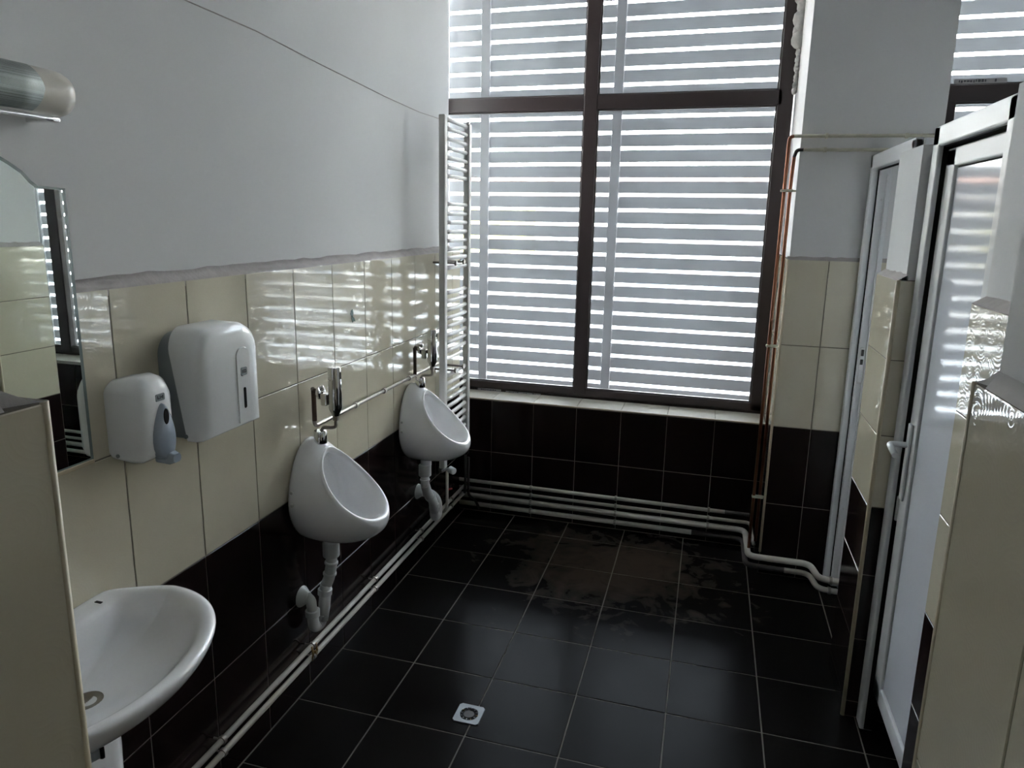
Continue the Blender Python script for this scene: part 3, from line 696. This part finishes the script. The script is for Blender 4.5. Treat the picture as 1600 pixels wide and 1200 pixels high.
with under(la):
    ya, yb, cx, cz, r = -2.44, -3.04, .035, 1.985, .046
    V = []; F = []; ns = 22
    ys = [ya-.0005, ya-.002, ya-.008, ya-.018, ya-.032, yb+.032, yb+.018, yb+.008, yb+.002, yb+.0005]; rs = [.55, .72, .88, .96, 1, 1, .96, .88, .72, .55]
    for y, s in zip(ys, rs):
        for k in range(ns): a = 2*PI*k/ns; V.append((cx+r*s*math.cos(a), y, cz+r*s*math.sin(a)))
    for i in range(len(ys)-1):
        for k in range(ns): F.append((i*ns+k, i*ns+(k+1) % ns, (i+1)*ns+(k+1) % ns, (i+1)*ns+k))
    F += [tuple(range(ns)), tuple(range((len(ys)-1)*ns, len(ys)*ns))[::-1]]
    mesh_obj('shade', V, F, 'shade', None, True)
    V = []; F = []; r2_ = r+.0025; y0, y1 = -2.525, -2.955; na = 18; ny = 10
    for j in range(ny+1):
        y = y0+(y1-y0)*j/ny
        for k in range(na+1):
            a = math.radians(-62+124*k/na); e = 1-abs(k/na-.5)*2; yy = y0-.012*(1-e) if j == 0 else (y1+.012*(1-e) if j == ny else y)
            V.append((cx+r2_*math.cos(a), yy, cz+r2_*math.sin(a)))
    for j in range(ny):
        for k in range(na): q = j*(na+1)+k; F.append((q, q+1, q+na+2, q+na+1))
    p = mesh_obj('perforated_cover', V, F, 'perf', None, True); sm = p.modifiers.new('s', 'SOLIDIFY'); sm.thickness = .0012
    box('backplate', (-.029, yb+.02, 1.952), (.02, ya-.02, 2.02), 'chrome', None, .004)
    tube('chrome_strip', [(.040, ya-.022, 1.936), (.040, yb+.022, 1.936)], .0055, 'chrome', None, 10)
    box('strip_bracket', (-.028, ya-.040, 1.930), (.045, ya-.022, 1.940), 'chrome', None, .002)
    lathe('end_screw', [(0, .004), (.004, .004)], (cx+.012, ya-.001, cz+.012), (0, 1, 0), 'black', None, 8)

# ------------------------------------------------------------------ dispensers
def slant(z):
    return .030+(.062 if z < 1.215 else .062*(1-(z-1.215)/.235)) if z > 1.19 else .080
def loft_x(name, stations, mat, parent=None, smooth=True, cap=True):
    """stations: list of (x, outline[(y,z)...]) same count"""
    n = len(stations[0][1]); V = [((x(z) if callable(x) else x), y, z) for x, ol in stations for y, z in ol]; F = []
    for i in range(len(stations)-1):
        for k in range(n): F.append((i*n+k, i*n+(k+1) % n, (i+1)*n+(k+1) % n, (i+1)*n+k))
    if cap: F += [tuple(range(n))[::-1], tuple(range((len(stations)-1)*n, len(stations)*n))]
    o = mesh_obj(name, V, F, mat, parent, smooth)
    bm = bmesh.new(); bm.from_mesh(o.data); bmesh.ops.recalc_face_normals(bm, faces=bm.faces[:]); bm.to_mesh(o.data); bm.free()
    m = o.modifiers.new('e', 'EDGE_SPLIT'); m.split_angle = math.radians(50)
    return o
def rrect(yc, hw, zb, zt, rt, rb, n=8, bulge=0.0):
    """rounded rectangle outline, top radius rt, bottom radius rb"""
    P = []
    for cy, cz, r, a0 in ((yc+hw-rt, zt-rt, rt, 0), (yc-hw+rt, zt-rt, rt, 90), (yc-hw+rb, zb+rb, rb, 180), (yc+hw-rb, zb+rb, rb, 270)):
        for k in range(n+1):
            a = math.radians(a0+90*k/n); y = cy+r*math.cos(a); z = cz+r*math.sin(a)
            if bulge and z > zt-rt: z += bulge*(1-((y-yc)/hw)**2)
            P.append((y, z))
    return P
pd = thing('paper_dispenser', (0, -2.10, 1.17), 'pale grey folded paper towel dispenser with rounded top on the tiles', 'dispenser')
with under(pd):
    YC = -2.085
    loft_x('back_shell', [(0, rrect(YC, 0.118, 1.178, 1.440, .05, .008, bulge=.012)), (.045, rrect(YC, .124, 1.178, 1.450, .06, .006, bulge=.014)), (.100, rrect(YC, .1245, 1.178, 1.448, .06, .006, bulge=.014))], 'plastic_grey')
    loft_x('front_cover', [(slant, rrect(YC, .127, 1.172, 1.452, .062, .004, bulge=.016)), (.105, rrect(YC, .127, 1.172, 1.450, .062, .004, bulge=.016)), (.122, rrect(YC, .122, 1.174, 1.444, .060, .004, bulge=.014)), (.131, rrect(YC, .110, 1.178, 1.430, .055, .004, bulge=.010)), (.1345, rrect(YC, .088, 1.182, 1.405, .045, .004, bulge=.006))], 'plastic_white')
    # vertical ridges of the cover and its level window
    for y in (YC+.068,):
        loft_x('raised_band', [(.130, rrect(y-.025, .030, 1.186, 1.40, .024, .003)), (.1375, rrect(y-.025, .027, 1.188, 1.395, .022, .003))], 'plastic_white')
    loft_x('level_window', [(.137, rrect(YC+.043, .0055, 1.225, 1.285, .005, .005, 5)), (.1385, rrect(YC+.043, .005, 1.226, 1.284, .0045, .0045, 5))], 'black')
    lg = loft_x('maker_badge', [(.137, rrect(YC+.043, .014, 1.318, 1.342, .005, .005, 5)), (.1387, rrect(YC+.043, .013, 1.319, 1.341, .0045, .0045, 5))], 'plastic_grey')
    bm = bmesh.new()
    for k, (a, b, c, d) in enumerate(((-.009, -.006, 0, 1), (-.006, -.002, .35, .6), (-.004, -.002, 0, 1), (.000, .003, 0, 1), (.003, .007, .7, 1), (.003, .007, 0, .3), (.006, .009, 0, .8))):
        box_bm(bm, (.1386, YC+.043+a, 1.325+.010*c), (.1390, YC+.043+b, 1.325+.010*d))
    bm_obj('badge_marks', bm, 'ink', lg)
    lathe('screw', [(0, .006), (.003, .006)], (.078, YC-.127, 1.186), (0, -1, 0), 'plastic_grey', None, 10)
sd = thing('soap_dispenser', (0, -2.32, 1.17), 'white liquid soap dispenser with grey push lever between mirror and towel dispenser', 'dispenser')
with under(sd):
    YC = -2.330
    loft_x('body', [(0, rrect(YC, .052, 1.178, 1.352, .022, .012, bulge=.004)), (.012, rrect(YC, .056, 1.172, 1.360, .026, .012, bulge=.006)), (.062, rrect(YC, .056, 1.166, 1.366, .030, .014, bulge=.010)),
                    (.088, rrect(YC, .053, 1.168, 1.362, .032, .014, bulge=.009)), (.102, rrect(YC, .046, 1.178, 1.350, .034, .014, bulge=.007)), (.108, rrect(YC, .034, 1.190, 1.335, .03, .014, bulge=.004))], 'plastic_white')
    N = 24; P = []
    def drop(s, zb, zt, w):
        pts = []
        for k in range(N):
            t = 2*PI*k/N; c = math.cos(t); z = (zb+zt)/2+(zt-zb)/2*c; ww = w*(1-.55*((c+1)/2)**1.2)
            pts.append((YC+.008+ww*s*math.sin(t), z))
        return pts
    loft_x('push_lever', [(.098, drop(1, 1.164, 1.308, .046)), (.114, drop(1, 1.166, 1.304, .043)), (.120, drop(.86, 1.170, 1.296, .038))], 'plastic_smoke')
    loft_x('nozzle', [(.085, rrect(YC+.018, .018, 1.154, 1.180, .008, .008)), (.120, rrect(YC+.018, .018, 1.152, 1.182, .010, .010)), (.134, rrect(YC+.018, .013, 1.157, 1.178, .009, .009))], 'plastic_smoke')
    loft_x('level_window', [(.1195, [(YC+.008+.009*math.sin(2*PI*k/20), 1.274+.020*math.cos(2*PI*k/20)) for k in range(20)]), (.1215, [(YC+.008+.008*math.sin(2*PI*k/20), 1.274+.019*math.cos(2*PI*k/20)) for k in range(20)])], 'black')
    lg = loft_x('maker_badge', [(.106, rrect(YC+.006, .015, 1.311, 1.330, .003, .003, 4)), (.1095, rrect(YC+.006, .014, 1.312, 1.329, .003, .003, 4))], 'plastic_grey')
    bm = bmesh.new()
    for (a, b, c, d) in ((-.010, -.007, 0, 1), (-.007, -.003, 0, .3), (-.002, .000, 0, 1), (.002, .005, .2, .8), (.006, .009, 0, 1)):
        box_bm(bm, (.1094, YC+.006+a, 1.317+.008*c), (.1098, YC+.006+b, 1.317+.008*d))
    bm_obj('badge_marks', bm, 'ink', lg)
    lathe('screw', [(0, .005), (.003, .005)], (.03, YC-.0555, 1.184), (0, -1, 0), 'plastic_grey', None, 10)

# ------------------------------------------------------------------ washbasin
YS = -2.680
bs = thing('washbasin', (0, YS, .85), 'white porcelain washbasin with a broad rounded front under the mirror', 'sink')
with under(bs):
    NT = 72; rings = []
    def plan(t, xr, yr, xb, k=1.0):
        """closed plan outline: flat back at x=xb, rounded front"""
        c, s = math.cos(t), math.sin(t); sg = 1 if c >= 0 else -1
        if s >= 0: return (.15+xr*s**.98, YS+yr*c)
        w = -s
        if abs(c) > .42:
            u = (1-abs(c))/.58; return (.15-u*(.15-xb), YS+sg*yr*(1-.225*u**1.4))
        return (xb, YS+sg*yr*.775*(abs(c)/.42))
    def R(xr, yr, xb, zf): rings.append([(*plan(2*PI*k/NT, xr, yr, xb), zf) for k in range(NT)])
    R(.08, .08, .05, .742); R(.115, .15, .012, .748); R(.155, .205, .006, .760); R(.198, .254, .003, .780); R(.233, .288, .002, .806); R(.252, .307, .002, .832)
    R(.259, .3145, .002, .850); R(.2585, .314, .002, .858); R(.252, .307, .006, .8625); R(.238, .294, .014, .8625)
    R(.226, .283, .055, .857); R(.216, .273, .066, .846); R(.196, .252, .075, .822); R(.165, .214, .085, .798); R(.12, .15, .10, .780); R(.05, .06, .13, .770)
    V = [v for r in rings for v in r]; F = []
    for i in range(len(rings)-1):
        for k in range(NT): F.append((i*NT+k, i*NT+(k+1) % NT, (i+1)*NT+(k+1) % NT, (i+1)*NT+k))
    F += [tuple(range(NT))[::-1], tuple(range((len(rings)-1)*NT, len(rings)*NT))]
    o = mesh_obj('basin', V, F, 'porcelain', None, True)
    bm = bmesh.new(); bm.from_mesh(o.data); bmesh.ops.recalc_face_normals(bm, faces=bm.faces[:]); bm.to_mesh(o.data); bm.free()
    m = o.modifiers.new('s', 'SUBSURF'); m.levels = 1; m.render_levels = 1
    lathe('waste_ring', [(0, .030), (.003, .030), (.004, .024), (.001, .016)], (.19, YS, .7705), (0, 0, 1), 'chrome_old', None, 24)
    box('overflow_slot', (.030, YS+.185, .862), (.048, YS+.192, .8638), 'black', None, .0005)
pe = thing('basin_pedestal', (.12, YS, 0), 'white porcelain pedestal carrying the washbasin', 'pedestal')
with under(pe):
    rings = []
    for z, hx, hy in ((0, .10, .105), (.02, .098, .102), (.10, .085, .088), (.35, .084, .100), (.55, .086, .106), (.70, .088, .110), (.742, .09, .112)):
        rings.append([(.115+hx*max(-1, min(1, 1.15*math.sin(a))), YS+hy*math.cos(a), z) for a in [2*PI*k/40 for k in range(40)]])
    V = [v for r in rings for v in r]; F = []
    for i in range(len(rings)-1):
        for k in range(40): F.append((i*40+k, i*40+(k+1) % 40, (i+1)*40+(k+1) % 40, (i+1)*40+k))
    F += [tuple(range(40))[::-1], tuple(range((len(rings)-1)*40, len(rings)*40))]
    mesh_obj('column', V, F, 'porcelain', None, True)
tp = thing('tap', (.055, YS, .855), 'chrome mixer tap on the washbasin deck', 'tap')
with under(tp):
    lathe('body', [(0, .024), (.01, .022), (.06, .020), (.075, .018)], (.055, YS, .855), (0, 0, 1), 'chrome', None, 20)
    tube('spout', [(.06, YS, .90), (.14, YS, .915), (.155, YS, .895)], .010, 'chrome', None, 12, .02)
    tube('handle', [(.055, YS, .93), (.085, YS, .955)], [.011, .007], 'chrome', None, 12)
ts = thing('tube_stub', (.26, -2.84, .70), 'short grey tube with a round dark end below the washbasin rim', 'tube')
with under(ts):
    tube('tube_body', [(.20, -2.86, .718), (.262, -2.724, .718)], .020, 'plastic_grey', None, 20)
    lathe('end_cap', [(0, .022), (.004, .0235), (.008, .0225)], (.260, -2.727, .718), (.62, .78, 0), 'pipe_dark', None, 24)

# ------------------------------------------------------------------ floor drain, scrap of paper
fd = thing('floor_drain', (.633, -1.54, 0), 'square steel floor drain with a round slotted grate in the tiles', 'drain')
with under(fd):
    cx, cy, h, r = .630, -1.543, .049, .034; n = 32; V = []; F = []
    def sq(a, h):
        c, s = math.cos(a), math.sin(a); k = h/max(abs(c), abs(s)); return (cx+c*k, cy+s*k)
    for k in range(n):
        a = 2*PI*(k+.5)/n
        V += [(*sq(a, h), -.001), (*sq(a, h-.001), .0035), (cx+r*math.cos(a), cy+r*math.sin(a), .003), (cx+(r-.002)*math.cos(a), cy+(r-.002)*math.sin(a), .0005)]
    for k in range(n):
        j = (k+1) % n
        for q in range(3): F.append((4*k+q, 4*j+q, 4*j+q+1, 4*k+q+1))
    mesh_obj('frame', V, F, 'drain_steel')
    lathe('sump', [(0, r), (.0006, r)], (cx, cy, .0002), (0, 0, 1), 'black', None, 32)
    lathe('cup', [(0, .020), (.0018, .019)], (cx, cy, .0008), (0, 0, 1), 'pipe_dark', None, 24)
    for k in range(12):
        a = 2*PI*k/12; c, s = math.cos(a), math.sin(a)
        tube('grate_tooth', [(cx+.034*c, cy+.034*s, .0022), (cx+.025*c, cy+.025*s, .0022)], .0018, 'drain_steel' if k % 5 else 'brass', None, 6)
sc = extr('paper_scrap', [(-1.172, 1.385), (-1.158, 1.392), (-1.152, 1.375), (-1.158, 1.362), (-1.146, 1.356), (-1.138, 1.340), (-1.150, 1.344), (-1.160, 1.338), (-1.168, 1.352), (-1.166, 1.366), (-1.176, 1.374)], .0008, .0018, 'green')
tag(sc, 'small torn green scrap stuck to the beige tiles right of the towel dispenser', 'scrap')

# ------------------------------------------------------------------ cubicle doors
def cas(name, a, b, parent=None): return box(name, a, b, 'upvc', parent, .006, 3)
d1 = struct(box('door_1', (2.03, -.806, 2.03), (2.065, -.10, 2.05), 'upvc'))
with under(d1):
    XF = 1.995
    cas('casing_post', (XF, -.135, .015), (XF+.028, -.092, 2.05)); cas('casing_post', (XF, -.820, .015), (XF+.028, -.777, 2.05))
    cas('casing_head', (XF, -.820, 1.990), (XF+.028, -.092, 2.052))
    box('gasket', (XF+.026, -.139, .02), (XF+.032, -.134, 1.986), 'black'); box('gasket', (XF+.026, -.778, 1.984), (XF+.032, -.134, 1.9905), 'black')
    box('jamb', (XF+.030, -.155, .015), (XF+.075, -.092, 1.99), 'upvc', None, .004); box('jamb', (XF+.030, -.820, .015), (XF+.075, -.760, 1.99), 'upvc', None, .004)
    box('jamb_lip', (XF+.058, -.170, .015), (XF+.078, -.150, 1.97), 'upvc', None, .004)
    s = box('strike_plate', (XF+.036, -.159, 1.035), (XF+.058, -.154, 1.205), 'steel', None, .002)
    for z0, z1 in ((1.045, 1.10), (1.125, 1.15), (1.165, 1.195)):
        q = box('strike_slot', (XF+.040, -.1605, z0), (XF+.052, -.1585, z1), 'pipe_dark' if z0 > 1.1 else 'upvc', None, .001); q.parent = s
    for z in (1.86, .42): lathe('screw', [(0, .005), (.002, .005)], (XF+.046, -.1545, z), (0, -1, 0), 'steel', None, 8)
    # leaf swung into the stall, lying along the far side of the partition
    cas('leaf', (2.09, -.815, .17), (2.72, -.775, 1.97))
d2 = struct(box('door_2', (2.02, -1.77, 2.02), (2.05, -1.145, 2.04), 'upvc'))
with under(d2):
    X0 = 1.972; YF, YN = -1.140, -1.776
    cas('casing_post', (X0, YF-.062, .003), (X0+.045, YF, 2.045)); cas('casing_post', (X0, YN, .003), (X0+.045, YN+.05, 2.045))
    cas('casing_head', (X0, YN, 1.985), (X0+.045, YF, 2.045))
    box('gasket', (X0+.014, YF-.0655, .01), (X0+.044, YF-.0615, 1.985), 'black'); box('gasket', (X0+.014, YN+.05, 1.9815), (X0+.044, YF-.062, 1.9855), 'black')
    box('shadow_gap', (X0+.040, YN+.04, .175), (X0+.060, YF-.055, 1.985), 'black')  # black box put in as the shade of the gap around the leaf
    yl0, yl1, z0, z1, xl = YF-.070, YN+.045, .168, 1.975, X0+.024
    cas('stile', (xl, yl0-.085, z0), (xl+.055, yl0, z1)); cas('stile', (xl, yl1, z0), (xl+.055, yl1+.06, z1))
    cas('rail', (xl, yl1, z1-.055), (xl+.055, yl0, z1)); cas('rail', (xl, yl1, z0), (xl+.055, yl0, z0+.065))
    ga, gb, gc, gd = yl0-.085, yl1+.06, z0+.065, z1-.055
    g = box('gasket', (xl+.010, gb-.003, gc-.003), (xl+.030, ga+.003, gd+.003), 'black')
    box('panel', (xl+.0075, gb+.004, gc+.004), (xl+.03, ga-.004, gd-.004), 'panel', None, .002)
    h = box('handle_plate', (xl-.009, yl0-.050, .885), (xl, yl0-.018, 1.140), 'upvc', None, .004, 3)
    lv = tube('lever', [(xl-.005, yl0-.034, 1.070), (xl-.060, yl0-.034, 1.070), (xl-.063, yl0-.135, 1.062)], .0095, 'upvc', None, 12, .018); lv.parent = h
    box('latch', (xl-.006, yl0-.004, .80), (xl+.004, yl0+.012, .885), 'upvc', None, .003)
